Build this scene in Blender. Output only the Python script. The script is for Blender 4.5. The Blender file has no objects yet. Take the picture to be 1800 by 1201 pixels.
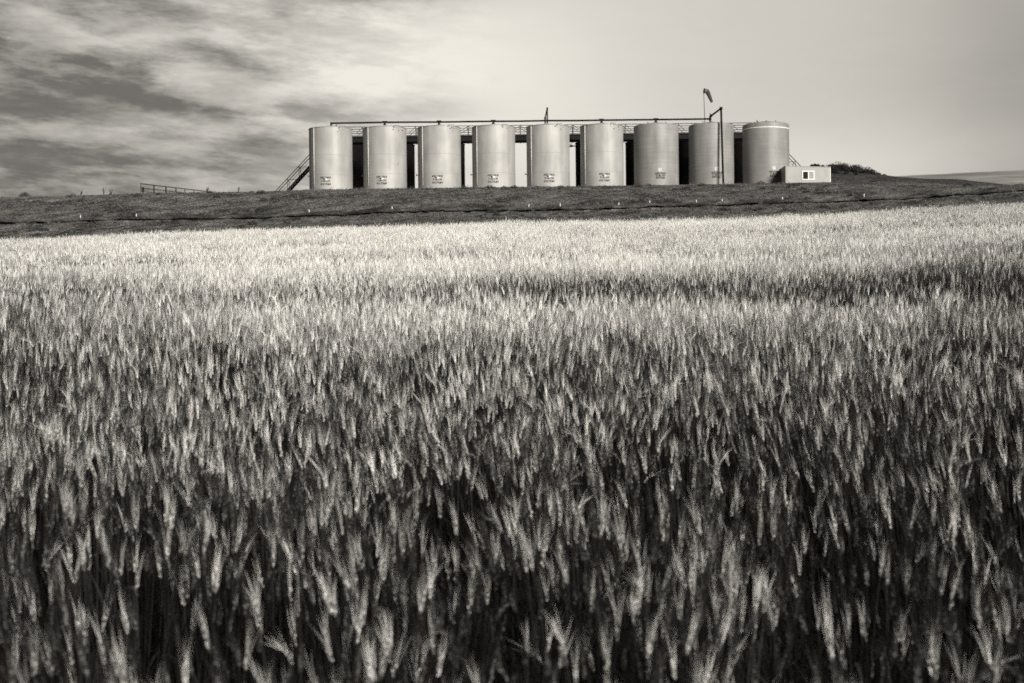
import bpy, math, random
import numpy as np
from mathutils import Vector, Euler, Matrix

R = math.radians
rng = np.random.default_rng(7)
random.seed(7)
scene = bpy.context.scene
C = scene.collection

# ------------------------------------------------------------------ camera
FPX, CX, CY, ROLL = 2500.0, 900.0, 600.5, 0.0105
cam_d = bpy.data.cameras.new("camera")
cam = bpy.data.objects.new("camera", cam_d)
C.objects.link(cam)
scene.camera = cam
cam_d.sensor_width = 36.0
cam_d.lens = 36.0 * FPX / 1800.0
cam_d.clip_start = 0.05
cam_d.clip_end = 9000
cam_d.dof.use_dof = True
cam_d.dof.focus_distance = 19.0
cam_d.dof.aperture_fstop = 4.2
cam_d.dof.aperture_blades = 7
cam.matrix_world = Matrix(((math.cos(ROLL), math.sin(ROLL), 0, 0),
                           (0, 0, -1, 0),
                           (-math.sin(ROLL), math.cos(ROLL), 0, 0),
                           (0, 0, 0, 1)))

def ratio(px, py):
    u = (px - CX) / FPX; v = (CY - py) / FPX
    return u * math.cos(ROLL) + v * math.sin(ROLL), -u * math.sin(ROLL) + v * math.cos(ROLL)

def at(px, py, Y):
    a, b = ratio(px, py)
    return Vector((a * Y, Y, b * Y))

# ------------------------------------------------------------------ world
TINT = (1.0, 0.955, 0.865)            # warm toned light
ALB = (1.0, 0.988, 0.965)             # near-neutral surfaces
world = bpy.data.worlds.new("World")
scene.world = world
world.use_nodes = True
wt = world.node_tree
for n in list(wt.nodes): wt.nodes.remove(n)
SUN_EL, SUN_AZ = R(23), R(150)          # azimuth from +Y, clockwise (towards +X): behind the camera, to the right

def wn(t, **kw):
    n = wt.nodes.new(t)
    for k, v in kw.items(): setattr(n, k, v)
    return n
def wlink(a, b): wt.links.new(a, b)
def wm(op, a, b=None, c=None, clamp=False):
    n = wn('ShaderNodeMath', operation=op); n.use_clamp = clamp
    for i, x in enumerate((a, b, c)):
        if x is None: continue
        if isinstance(x, (int, float)): n.inputs[i].default_value = x
        else: wlink(x, n.inputs[i])
    return n.outputs[0]

tc = wn('ShaderNodeTexCoord')
sep = wn('ShaderNodeSeparateXYZ'); wlink(tc.outputs['Generated'], sep.inputs[0])
az = wm('ARCTAN2', sep.outputs[0], sep.outputs[1])
el = wm('ARCSINE', sep.outputs[2])
az = wm('MULTIPLY', az, 57.2958); el = wm('MULTIPLY', el, 57.2958)     # degrees
def noise(vec, scale, detail, rough, dist=0.0):
    n = wn('ShaderNodeTexNoise'); n.inputs['Scale'].default_value = scale
    n.inputs['Detail'].default_value = detail; n.inputs['Roughness'].default_value = rough
    n.inputs['Distortion'].default_value = dist
    wlink(vec, n.inputs['Vector']); return n.outputs[0]
def comb(x, y, z=0.0):
    n = wn('ShaderNodeCombineXYZ')
    for i, v in enumerate((x, y, z)):
        if isinstance(v, (int, float)): n.inputs[i].default_value = v
        else: wlink(v, n.inputs[i])
    return n.outputs[0]
wv = comb(wm('MULTIPLY', az, 0.10), wm('MULTIPLY', el, 0.22), 3.1)
w1 = wm('SUBTRACT', noise(wv, 1.6, 6, 0.58), 0.5)
w2 = wm('SUBTRACT', noise(comb(wm('MULTIPLY', az, 0.12), wm('MULTIPLY', el, 0.25), 9.7), 1.7, 6, 0.58), 0.5)
cl = wn('ShaderNodeMapRange'); cl.interpolation_type = 'SMOOTHSTEP'
wlink(az, cl.inputs[0])
for k, v in zip((1, 2, 3, 4), (1.5, -9.0, 0.03, 1.0)): cl.inputs[k].default_value = v
wa = wm('MULTIPLY_ADD', cl.outputs[0], 0.75, 0.25)
azw = wm('MULTIPLY_ADD', wm('MULTIPLY', w1, wa), 7.0, az)
elw = wm('MULTIPLY_ADD', wm('MULTIPLY', w2, wa), 3.8, el)

def blob(px, py, sx, sy, amp, tilt=0.0):
    """soft cloud patch centred on the bearing of a point; sx, sy in degrees"""
    a0 = math.degrees(math.atan((px - CX) / FPX)); e0 = math.degrees(math.atan((CY - py) / FPX))
    dx = wm('SUBTRACT', azw, a0)
    dy = wm('SUBTRACT', elw, e0)
    if tilt: dy = wm('MULTIPLY_ADD', dx, tilt, dy)
    dx = wm('DIVIDE', dx, sx); dy = wm('DIVIDE', dy, sy)
    r2 = wm('ADD', wm('MULTIPLY', dx, dx), wm('MULTIPLY', dy, dy))
    return wm('MULTIPLY', wm('EXPONENT', wm('MULTIPLY', r2, -1.0)), amp)

total = None
blobs = [  # px, py, sx, sy, amp, tilt  (amp in linear brightness)
    (800, 130, 8.0, 4.8, 0.20, 0.0), (620, 60, 5.0, 1.8, 0.07, 0.0), (900, 260, 6.0, 3.0, 0.06, 0),
    (10, 200, 9.5, 5.5, -0.27, 0.0), (150, 130, 6.0, 1.0, -0.08, 0.12), (20, 215, 4.5, 0.9, -0.07, 0.1),
    (420, 112, 2.0, 0.5, -0.20, 0.18), (330, 160, 6.0, 0.8, -0.14, 0.04), (430, 290, 6.0, 1.4, -0.07, 0), (660, 192, 3.4, 0.5, -0.22, 0.05),
    (640, -8, 4.0, 0.6, -0.40, 0.0), (250, -5, 5.0, 1.5, -0.16, 0.0), (170, 60, 3.5, 0.5, 0.10, 0.12),
    (250, 105, 2.8, 0.5, 0.13, 0.1), (380, 210, 5.0, 0.45, 0.13, 0.08), (200, 225, 4.5, 0.4, 0.10, 0.06),
    (470, 250, 4.0, 0.5, -0.10, 0.0), (560, 150, 2.5, 1.0, 0.06, 0.0), (500, 215, 3.0, 0.6, -0.10, 0.05),
    (60, 340, 9, 1.3, -0.10, 0), (1500, 305, 7.0, 1.6, 0.13, 0.0),
    (1880, 260, 5.5, 14, -0.22, 0.0),
]
for b in blobs:
    s = blob(*b); total = s if total is None else wm('ADD', total, s)
# streaky cloud texture, strong on the left of the view, faint on the right
sv = comb(wm('MULTIPLY', az, 0.125), wm('MULTIPLY', wm('MULTIPLY_ADD', az, 0.09, el), 0.50), 2.6)
sn = wm('SUBTRACT', noise(sv, 1.15, 13, 0.62, 0.0), 0.5)
lay = wn('ShaderNodeMapRange'); lay.interpolation_type = 'SMOOTHSTEP'; wlink(sn, lay.inputs[0])
for k, v in zip((1, 2, 3, 4), (-0.08, 0.05, -0.06, 0.055)): lay.inputs[k].default_value = v
tex = wm('MULTIPLY', wm('ADD', wm('MULTIPLY', sn, 0.62), lay.outputs[0]), cl.outputs[0])
sv2 = comb(wm('MULTIPLY', az, 0.32), wm('MULTIPLY', el, 1.3), 5.0)
sn2 = wm('MULTIPLY', wm('SUBTRACT', noise(sv2, 1.3, 8, 0.6, 0.2), 0.5), wm('MULTIPLY_ADD', cl.outputs[0], 0.42, 0.02))
val = wm('ADD', wm('ADD', wm('ADD', total, tex), sn2), 0.55)
side = wn('ShaderNodeMapRange'); side.interpolation_type = 'SMOOTHSTEP'; wlink(wm('ABSOLUTE', az), side.inputs[0])
for k, v in zip((1, 2, 3, 4), (24.0, 60.0, 1.0, 0.28)): side.inputs[k].default_value = v
val = wm('MINIMUM', val, 0.80)
val = wm('SMOOTH_MAX', val, 0.15, 0.08)
val = wm('MAXIMUM', wm('MULTIPLY', val, side.outputs[0]), 0.13)
ccol = wn('ShaderNodeCombineColor')
for i in range(3): wlink(wm('MULTIPLY', val, TINT[i]), ccol.inputs[i])
# clear sky above and behind the cloud, toned like the rest
sky = wn('ShaderNodeTexSky'); sky.sky_type = 'NISHITA'; sky.sun_disc = False
sky.sun_elevation = SUN_EL; sky.sun_rotation = SUN_AZ
sbw = wn('ShaderNodeRGBToBW'); wlink(sky.outputs[0], sbw.inputs[0])
snv = wm('MULTIPLY', sbw.outputs[0], 0.06)
scol = wn('ShaderNodeCombineColor')
for i in range(3): wlink(wm('MULTIPLY', snv, TINT[i]), scol.inputs[i])
mixf = wn('ShaderNodeMapRange'); mixf.interpolation_type = 'SMOOTHSTEP'; wlink(el, mixf.inputs[0])
for k, v in zip((1, 2, 3, 4), (16.0, 40.0, 1.0, 0.12)): mixf.inputs[k].default_value = v
mx = wn('ShaderNodeMix'); mx.data_type = 'RGBA'
wlink(mixf.outputs[0], mx.inputs[0]); wlink(scol.outputs[0], mx.inputs[6]); wlink(ccol.outputs[0], mx.inputs[7])
bg = wn('ShaderNodeBackground'); bg.inputs[1].default_value = 0.71
wlink(mx.outputs[2], bg.inputs[0])
wo = wn('ShaderNodeOutputWorld'); wlink(bg.outputs[0], wo.inputs[0])
world.cycles.sampling_method = 'MANUAL'; world.cycles.sample_map_resolution = 512

sun_d = bpy.data.lights.new("sun", 'SUN'); sun_d.energy = 5.0; sun_d.angle = R(18); sun_d.color = (1.0, 0.955, 0.87)
sun = bpy.data.objects.new("sun", sun_d); C.objects.link(sun)
sdir = Vector((math.sin(SUN_AZ) * math.cos(SUN_EL), math.cos(SUN_AZ) * math.cos(SUN_EL), math.sin(SUN_EL)))
sun.rotation_euler = sdir.to_track_quat('Z', 'Y').to_euler()
sun.location = (30, -40, 60)

scene.view_settings.view_transform = 'Standard'
scene.view_settings.look = 'None'
scene.view_settings.exposure = 0.62
scene.view_settings.gamma = 1.0
scene.render.engine = 'CYCLES'
scene.cycles.use_denoising = False
scene.cycles.max_bounces = 5
scene.cycles.diffuse_bounces = 3
scene.cycles.glossy_bounces = 2
scene.cycles.transmission_bounces = 3
scene.cycles.transparent_max_bounces = 6
scene.cycles.filter_width = 1.6

# ------------------------------------------------------------------ helpers
def g(v, k=1.0):
    return (v * ALB[0] * k, v * ALB[1] * k, v * ALB[2] * k, 1)

def mat(name, col, rough=0.7, spec=0.3, metal=0.0):
    m = bpy.data.materials.new(name); m.use_nodes = True
    b = m.node_tree.nodes['Principled BSDF']
    b.inputs['Base Color'].default_value = g(col)
    b.inputs['Roughness'].default_value = rough
    b.inputs['Metallic'].default_value = metal
    b.inputs['Specular IOR Level'].default_value = spec
    return m

def noisemat(name, lo, hi, scale, rough=0.8, detail=8, stretch=(1, 1, 1), bump=0.0, bdist=0.02, p0=0.3, p1=0.7, spec=0.2, scale2=None, lo2=0.7, hi2=1.2, coord='Object', nrough=0.6):
    """paint / soil with wear: two noises in object space drive the colour, one drives a bump"""
    m = bpy.data.materials.new(name); m.use_nodes = True
    nt = m.node_tree; b = nt.nodes['Principled BSDF']
    b.inputs['Roughness'].default_value = rough
    b.inputs['Specular IOR Level'].default_value = spec
    t = nt.nodes.new('ShaderNodeTexCoord'); mp = nt.nodes.new('ShaderNodeMapping')
    mp.inputs['Scale'].default_value = stretch
    nt.links.new(t.outputs[coord], mp.inputs[0])
    n = nt.nodes.new('ShaderNodeTexNoise'); n.inputs['Scale'].default_value = scale
    n.inputs['Detail'].default_value = detail; n.inputs['Roughness'].default_value = nrough
    nt.links.new(mp.outputs[0], n.inputs[0])
    r = nt.nodes.new('ShaderNodeValToRGB')
    r.color_ramp.elements[0].position = p0; r.color_ramp.elements[0].color = g(lo)
    r.color_ramp.elements[1].position = p1; r.color_ramp.elements[1].color = g(hi)
    nt.links.new(n.outputs[0], r.inputs[0])
    out = r.outputs[0]
    if scale2:
        n2 = nt.nodes.new('ShaderNodeTexNoise'); n2.inputs['Scale'].default_value = scale2
        n2.inputs['Detail'].default_value = 5
        nt.links.new(mp.outputs[0], n2.inputs[0])
        r2 = nt.nodes.new('ShaderNodeMapRange')
        r2.inputs[1].default_value = 0.35; r2.inputs[2].default_value = 0.65
        r2.inputs[3].default_value = lo2; r2.inputs[4].default_value = hi2
        nt.links.new(n2.outputs[0], r2.inputs[0])
        vm = nt.nodes.new('ShaderNodeVectorMath'); vm.operation = 'SCALE'
        nt.links.new(out, vm.inputs[0]); nt.links.new(r2.outputs[0], vm.inputs['Scale'])
        out = vm.outputs[0]
    nt.links.new(out, b.inputs['Base Color'])
    if bump:
        bp = nt.nodes.new('ShaderNodeBump'); bp.inputs['Strength'].default_value = bump
        bp.inputs['Distance'].default_value = bdist
        nt.links.new(n.outputs[0], bp.inputs['Height']); nt.links.new(bp.outputs[0], b.inputs['Normal'])
    return m

def mesh_from(name, V, F, m=None, smooth=False, mats=None, mi=None):
    me = bpy.data.meshes.new(name)
    me.from_pydata([tuple(v) for v in V], [], [tuple(f) for f in F])
    for x in (mats or ([m] if m else [])): me.materials.append(x)
    if mi is not None: me.polygons.foreach_set('material_index', mi)
    if smooth: me.polygons.foreach_set('use_smooth', [True] * len(me.polygons))
    me.update()
    return me

def link(name, me, parent=None, loc=None, rot=None):
    o = bpy.data.objects.new(name, me); C.objects.link(o)
    if loc is not None: o.location = loc
    if rot is not None: o.rotation_euler = rot
    if parent is not None: o.parent = parent
    return o

def tag(o, label=None, cat=None, group=None, kind=None):
    if label: o['label'] = label
    if cat: o['category'] = cat
    if group: o['group'] = group
    if kind: o['kind'] = kind
    return o

def thing(name, label, cat, loc=(0, 0, 0), rz=0.0, group=None):
    o = bpy.data.objects.new(name, None); C.objects.link(o)
    o.empty_display_size = 0.2
    o.location = loc; o.rotation_euler = (0, 0, rz)
    return tag(o, label, cat, group)

class MB:
    def __init__(s, org=(0, 0, 0)): s.V = []; s.F = []; s.o = Vector(org)
    def add(s, V, F):
        k = len(s.V); s.V += [Vector(v) - s.o for v in V]; s.F += [tuple(i + k for i in f) for f in F]; return s
    def box(s, x0, x1, y0, y1, z0, z1):
        V = [(x, y, z) for x in (x0, x1) for y in (y0, y1) for z in (z0, z1)]
        return s.add(V, [(0, 1, 3, 2), (4, 6, 7, 5), (0, 4, 5, 1), (2, 3, 7, 6), (0, 2, 6, 4), (1, 5, 7, 3)])
    def tube(s, a, b, r, n=8, r2=None, caps=True):
        a = Vector(a); b = Vector(b); d = (b - a).normalized()
        u = d.cross(Vector((0, 0, 1)));
        if u.length < 1e-3: u = Vector((1, 0, 0))
        u.normalize(); w = d.cross(u); r2 = r if r2 is None else r2
        V = []
        for p, rr in ((a, r), (b, r2)):
            for k in range(n):
                t = 2 * math.pi * k / n
                V.append(p + (u * math.cos(t) + w * math.sin(t)) * rr)
        F = [(k, (k + 1) % n, n + (k + 1) % n, n + k) for k in range(n)]
        if caps: F += [tuple(range(n))[::-1], tuple(range(n, 2 * n))]
        return s.add(V, F)
    def bar(s, a, b, w, h):
        a = Vector(a); b = Vector(b); d = (b - a).normalized()
        u = d.cross(Vector((0, 0, 1)))
        if u.length < 1e-3: u = Vector((1, 0, 0))
        u.normalize(); v = u.cross(d)
        V = [p + u * sx * w / 2 + v * sy * h / 2 for p in (a, b) for sx, sy in ((-1, -1), (1, -1), (1, 1), (-1, 1))]
        return s.add(V, [(0, 1, 2, 3), (7, 6, 5, 4), (0, 4, 5, 1), (1, 5, 6, 2), (2, 6, 7, 3), (3, 7, 4, 0)])
    def lathe(s, prof, n=32, cap=True):
        V = []
        for r, z in prof:
            for k in range(n):
                t = 2 * math.pi * k / n; V.append((r * math.cos(t), r * math.sin(t), z))
        F = []
        for i in range(len(prof) - 1):
            for k in range(n):
                F.append((i * n + k, i * n + (k + 1) % n, (i + 1) * n + (k + 1) % n, (i + 1) * n + k))
        if cap: F.append(tuple(range(n))[::-1]); F.append(tuple(range((len(prof) - 1) * n, len(prof) * n)))
        return s.add(V, F)
    def build(s, name, m, parent=None, smooth=False, loc=None, rot=None):
        return link(name, mesh_from(name, s.V, s.F, m, smooth), parent, loc, rot)

def vnoise(x, y, seed=0):
    xi = np.floor(x).astype(np.int64); yi = np.floor(y).astype(np.int64)
    fx = x - xi; fy = y - yi; fx = fx * fx * (3 - 2 * fx); fy = fy * fy * (3 - 2 * fy)
    def h(a, b):
        n = (a * 374761393 + b * 668265263 + seed * 974711) & 0x7fffffff
        n = ((n ^ (n >> 13)) * 1274126177) & 0x7fffffff
        n = (n ^ (n >> 16)) & 0xffff
        return n / 65535.0
    return (h(xi, yi) * (1 - fx) + h(xi + 1, yi) * fx) * (1 - fy) + (h(xi, yi + 1) * (1 - fx) + h(xi + 1, yi + 1) * fx) * fy
def fbm(x, y, o=4, seed=0):
    s = 0; a = 0.5
    for k in range(o):
        s = s + a * (vnoise(x, y, seed + k) - 0.5); x = x * 2.03; y = y * 2.03; a *= 0.55
    return s

# ------------------------------------------------------------------ terrain
def curve(pts):
    q = sorted(ratio(a, b) for a, b in pts)
    xs = np.array([p[0] for p in q]); zs = np.array([p[1] for p in q])
    return lambda s: np.interp(s, xs, zs)
E = curve([(-300, 446), (0, 432), (150, 423), (300, 413.5), (450, 408), (600, 404), (750, 398), (850, 393), (950, 392), (1100, 392), (1300, 386),
           (1450, 379), (1550, 373), (1650, 365), (1750, 360), (1800, 358.5), (2100, 345)])
T = curve([(-300, 352), (0, 347), (130, 344), (250, 340), (450, 337), (560, 333.5), (735, 331), (900, 329), (1020, 327.5), (1220, 324.5),
           (1330, 322.5), (1450, 320.5), (1520, 320.5), (1580, 321), (1650, 324), (1720, 328), (1770, 329), (1800, 326.5), (1900, 325), (2100, 322)])
D = curve([(-300, 396), (0, 393), (110, 392), (175, 388), (300, 386.5), (420, 384.5), (520, 380), (640, 376.5), (735, 373), (850, 371.5), (970, 370),
           (1100, 367), (1200, 363), (1270, 361), (1370, 357.5), (1500, 354), (1600, 350), (1700, 342.5), (1800, 336), (2100, 320)])
YE, YF, YD, YC, YT = 62.0, 92.0, 101.0, 110.0, 113.5
PAD = 11.78
WH = 0.90
def field_z(X, Y):
    X = np.asarray(X, float); Y = np.asarray(Y, float)
    Yc = np.clip(Y, 0, YE)
    top = E(np.clip(X, -40, 40) / YE) * YE
    z = -1.88 + (top - WH + 1.88) * Yc / YE
    k = np.clip((Yc - 6) / 10, 0, 1) * np.clip((66 - Yc) / 20, 0, 1)
    z = z + k * (0.13 * np.sin((Y + 0.22 * X) * 0.72 + 0.4) + 0.30 * fbm(X * 0.10 + 3, Y * 0.14 + 1, 3, 5))
    foot = (E(np.clip(X, -60, 60) / YF) - 0.004) * YF
    t = np.clip((Y - YE) / (YF - YE), 0, 1)
    z = np.where(Y > YE, z * (1 - t) + foot * t, z)
    return np.where(Y < 0, -1.88 + Y * 0.09, z)

def nonuni(a, b, c, d, step, coarse):
    return np.unique(np.concatenate([np.geomspace(1, abs(a - b) + 1, coarse)[::-1] * -1 + 1 + b, np.arange(b, c, step), c + np.geomspace(1, d - c + 1, coarse) - 1]))
def grid_mesh(name, X, Y, Z, m):
    ny, nx = X.shape
    V = np.stack([X.ravel(), Y.ravel(), Z.ravel()], 1)
    i = np.arange(ny - 1)[:, None] * nx + np.arange(nx - 1)[None, :]
    F = np.stack([i, i + 1, i + nx + 1, i + nx], -1).reshape(-1, 4)
    me = bpy.data.meshes.new(name)
    me.vertices.add(len(V)); me.vertices.foreach_set('co', V.astype(np.float32).ravel())
    me.loops.add(F.size); me.loops.foreach_set('vertex_index', F.astype(np.int32).ravel())
    me.polygons.add(len(F)); me.polygons.foreach_set('loop_start', np.arange(0, F.size, 4, dtype=np.int32))
    me.polygons.foreach_set('use_smooth', np.ones(len(F), bool))
    me.materials.append(m); me.update(calc_edges=True); me.validate()
    return me

m_soil = noisemat('soil', 0.025, 0.06, 3.0, 0.95, bump=0.4, spec=0.05)
xs = nonuni(-3000, -60, 60, 3000, 1.0, 30); ys = nonuni(-2000, -20, 125, 5000, 1.0, 30)
GX, GY = np.meshgrid(xs, ys)
GZ = field_z(GX, np.minimum(GY, YF)) - np.clip(GY - YF, 0, 60) * 0.04
tag(link('ground', grid_mesh('ground', GX, GY, GZ, m_soil)), 'dark bare soil sheet under the wheat running to the horizon', kind='structure')

# embankment with a shelf and an eroded ditch
def berm_z(X, Y, rough=True, shift=False):
    X = np.asarray(X, float); Y = np.asarray(Y, float)
    j = 0.5 * fbm(X * 0.22, X * 0 + 0.5, 3, 9)
    ctl = [(YF - 3, (E(X / YF) - 0.012) * YF), (YF, (E(X / YF) - 0.003) * YF),
           (YD - 0.9, (D(X / (YD - .9)) - 0.0012) * (YD - .9)), (YD - 0.55 , (D(X / (YD - .5))) * (YD - .5) - 0.03),
           (YD - 0.42, D(X / YD) * YD - 0.45), (YD - 0.05, D(X / YD) * YD - 0.50), (YD + 0.06, D(X / YD) * YD + 0.115 + 0.16 * fbm(X * 0.9, X * 0 + 2, 5, 55)),
           (YD + 1.2, (D(X / (YD + 1.2)) + 0.0042) * (YD + 1.2)),
           (YC, (T(X / YC) - 0.0017) * YC), (YT, T(X / YT) * YT), (YT + 0.9, X * 0 + PAD), (160, X * 0 + PAD)]
    Yw = Y + j * np.clip((YT - 1 - Y) / 3, 0, 1)
    z = np.zeros_like(X)
    for (ya, za), (yb, zb) in zip(ctl[:-1], ctl[1:]):
        s = (Yw >= ya) & (Yw < yb); t = (Yw - ya) / (yb - ya)
        z = np.where(s, za * (1 - t) + zb * t, z)
    z = np.where(Yw < ctl[0][0], ctl[0][1], z)
    if rough:
        k = np.clip((Y - YF) / 2, 0, 1) * np.clip((YT - 1.5 - Y) / 3.5, 0.03, 1)
        skew = X + 0.9 * (Y - YF) * np.tanh((X + 6) / 5)                              # rills running down the face at a slant
        k = k * (1 - .65 * np.exp(-((Y - YD) / 1.0) ** 2))
        z = z + k * (0.20 * fbm(X * 0.5, Y * 0.5, 4, 21) + 0.34 * fbm(skew * 1.3, Y * 0.12, 3, 31) + 0.10 * fbm(X * 3.1, Y * 3.1, 2, 41))
    if not shift: return z
    lip = np.where(Yw >= YD + 0.05, np.clip(1 - (Yw - YD - 0.06) / 1.0, 0, 1), 0) * np.clip(.90 + .9 * fbm(X * .35, X * 0, 2, 99), .5, 1.15)
    return z, -0.62 * lip
m_berm = noisemat('embankment_gravel', 0.006, 0.145, 7.5, 0.95, 4, bump=1.0, bdist=0.10, p0=0.38, p1=0.66, scale2=0.45, lo2=0.42, hi2=1.45, spec=0.08, nrough=0.7)
def add_streaks(m, rot, sc, lo, hi):
    nt = m.node_tree; b = nt.nodes['Principled BSDF']; src = b.inputs['Base Color'].links[0].from_socket
    t = nt.nodes.new('ShaderNodeTexCoord'); m1 = nt.nodes.new('ShaderNodeMapping'); m1.inputs['Rotation'].default_value = (0, 0, rot)
    m2 = nt.nodes.new('ShaderNodeMapping'); m2.inputs['Scale'].default_value = sc
    n = nt.nodes.new('ShaderNodeTexNoise'); n.inputs['Scale'].default_value = 1.0; n.inputs['Detail'].default_value = 6
    r = nt.nodes.new('ShaderNodeMapRange')
    for q, v in zip((1, 2, 3, 4), (.36, .64, lo, hi)): r.inputs[q].default_value = v
    vm = nt.nodes.new('ShaderNodeVectorMath'); vm.operation = 'SCALE'
    nt.links.new(t.outputs['Object'], m1.inputs[0]); nt.links.new(m1.outputs[0], m2.inputs[0]); nt.links.new(m2.outputs[0], n.inputs[0])
    nt.links.new(n.outputs[0], r.inputs[0]); nt.links.new(src, vm.inputs[0]); nt.links.new(r.outputs[0], vm.inputs['Scale'])
    nt.links.new(vm.outputs[0], b.inputs['Base Color'])
add_streaks(m_berm, R(-42), (0.13, 1.5, 1), .55, 1.45)      # washed gravel runs slanting down the face
bx_ = np.concatenate([np.arange(-120, -46, 1.5), np.arange(-46, 46, 0.14), np.arange(46, 120, 1.5)])
by_ = np.concatenate([np.arange(YF - 3, YD - 1.4, 0.14), np.arange(YD - 1.4, YD + 1.4, 0.05), np.arange(YD + 1.4, YT + 1.6, 0.14), np.arange(YT + 2, 160, 1.5)])
BX, BW = np.meshgrid(bx_, by_)
BY = BW - 0.5 * fbm(BX * 0.22, BX * 0 + 0.5, 3, 9) * np.clip((YT - 1 - BW) / 3, 0, 1)      # rows follow the wandering ditch
BZ, BS = berm_z(BX, BY, shift=True)
m_ditch = mat('ditch_painted_shade', 0.005, 0.9, 0.05)  # near-black ditch wall and underside: the overhang's shade painted in
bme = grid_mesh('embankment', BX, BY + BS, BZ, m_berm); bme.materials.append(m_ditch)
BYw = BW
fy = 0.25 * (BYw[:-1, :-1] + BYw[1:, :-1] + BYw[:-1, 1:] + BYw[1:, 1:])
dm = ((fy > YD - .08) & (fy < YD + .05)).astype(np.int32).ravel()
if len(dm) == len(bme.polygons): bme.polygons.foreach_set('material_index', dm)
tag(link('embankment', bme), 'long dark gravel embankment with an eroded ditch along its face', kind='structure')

# far field on the right
m_far = noisemat('far_stubble', 0.13, 0.30, 0.05, 0.95, 9, stretch=(1, 1, 1), p0=0.35, p1=0.65, spec=0.05, scale2=0.012, lo2=0.8, hi2=1.12, nrough=0.7)
FC = curve([(1380, 330), (1480, 314), (1560, 310.5), (1640, 306.5), (1720, 302.5), (1800, 299), (2100, 288), (2500, 280)])
us = np.linspace(0.17, 0.80, 160); yy = np.linspace(230, 700, 90)
U, YY = np.meshgrid(us, yy)
crest = FC(U)
t = np.clip((YY - 230) / 250, 0, 1)
Zr = (0.085 + (crest - 0.085) * np.sin(t * math.pi / 2)) * np.where(YY > 480, 480, YY) - np.clip(YY - 480, 0, 900) * 0.03
HX = U * np.clip(YY, 230, 480) + (U * 60)
HX = U * YY
HZ = Zr + 0.8 * fbm(HX * 0.05, YY * 0.03, 3, 3)
tag(link('far_hill', grid_mesh('far_hill', HX, YY, HZ, m_far)), 'pale crop covered hill rising far off at the right', kind='structure')

# rise with shrubs behind the shed
m_rise = noisemat('rise_grass', 0.018, 0.075, 4.0, 0.95, 9, bump=0.5, bdist=0.1, p0=0.4, p1=0.72, scale2=0.5, spec=0.05)
RC = curve([(1340, 330), (1400, 304), (1460, 306), (1500, 310), (1530, 313.5), (1560, 316.5), (1600, 318.5), (1650, 320), (1700, 327), (1760, 333), (1900, 340)])
rx = np.arange(20, 52, 0.35); ry = np.arange(117, 160, 0.35)
RX, RY = np.meshgrid(rx, ry)
def rise_z(X, Y):
    c = RC(X / 134.0) * 134.0
    t = np.clip((Y - 117.5) / 16.5, 0, 1); t2 = np.clip((160 - Y) / 26, 0, 1)
    s = np.sin(t * math.pi / 2) * np.where(Y > 134, np.sin(t2 * math.pi / 2), 1)
    return PAD - 0.25 + np.maximum(c - PAD + 0.25, 0) * s + 0.35 * fbm(X * 0.4, Y * 0.4, 4, 77) * t
tag(link('rise', grid_mesh('rise', RX, RY, rise_z(RX, RY), m_rise)), 'dark grassy rise behind the shed', kind='structure')

# ------------------------------------------------------------------ wheat
def stalk_material(name, lo, hi, trans, rough=0.6):
    m = bpy.data.materials.new(name); m.use_nodes = True
    nt = m.node_tree
    for n in list(nt.nodes): nt.nodes.remove(n)
    at_ = nt.nodes.new('ShaderNodeAttribute'); at_.attribute_name = 'tone'
    oi = nt.nodes.new('ShaderNodeObjectInfo')
    m1 = nt.nodes.new('ShaderNodeMath'); m1.operation = 'MULTIPLY_ADD'
    m1.inputs[1].default_value = 0.12; nt.links.new(oi.outputs['Random'], m1.inputs[0])
    m2 = nt.nodes.new('ShaderNodeMath'); m2.operation = 'MULTIPLY'; m2.inputs[1].default_value = 0.88
    nt.links.new(at_.outputs['Fac'], m2.inputs[0]); nt.links.new(m2.outputs[0], m1.inputs[2])
    # clump exponent: random ripeness plus shade and lens falloff painted into the tone
    ripe_light = nt.nodes.new('ShaderNodeAttribute'); ripe_light.attribute_type = 'INSTANCER'; ripe_light.attribute_name = 'unripe_shade'
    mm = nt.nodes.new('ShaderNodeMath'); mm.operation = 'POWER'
    nt.links.new(m1.outputs[0], mm.inputs[0]); nt.links.new(ripe_light.outputs['Fac'], mm.inputs[1])
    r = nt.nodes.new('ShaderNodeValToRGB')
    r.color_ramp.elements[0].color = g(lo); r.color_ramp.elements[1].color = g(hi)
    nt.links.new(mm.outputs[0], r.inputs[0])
    d = nt.nodes.new('ShaderNodeBsdfPrincipled'); d.inputs['Roughness'].default_value = rough
    d.inputs['Specular IOR Level'].default_value = 0.12
    nt.links.new(r.outputs[0], d.inputs['Base Color'])
    tr = nt.nodes.new('ShaderNodeBsdfTranslucent'); nt.links.new(r.outputs[0], tr.inputs[0])
    mxs = nt.nodes.new('ShaderNodeMixShader'); mxs.inputs[0].default_value = trans
    nt.links.new(d.outputs[0], mxs.inputs[1]); nt.links.new(tr.outputs[0], mxs.inputs[2])
    o = nt.nodes.new('ShaderNodeOutputMaterial'); nt.links.new(mxs.outputs[0], o.inputs[0])
    return m
m_head = stalk_material('wheat_ear', 0.015, 1.0, 0.15, 0.42)
m_awn = stalk_material('wheat_awn', 0.008, 1.0, 0.22, 0.5)
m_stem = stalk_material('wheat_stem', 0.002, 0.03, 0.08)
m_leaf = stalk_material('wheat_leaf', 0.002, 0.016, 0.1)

def frame(d):
    u = np.cross(d, np.array([0.0, 0.0, 1.0]))
    if np.linalg.norm(u) < 1e-3: u = np.array([1.0, 0, 0])
    u = u / np.linalg.norm(u); return u, np.cross(d, u)

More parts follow.
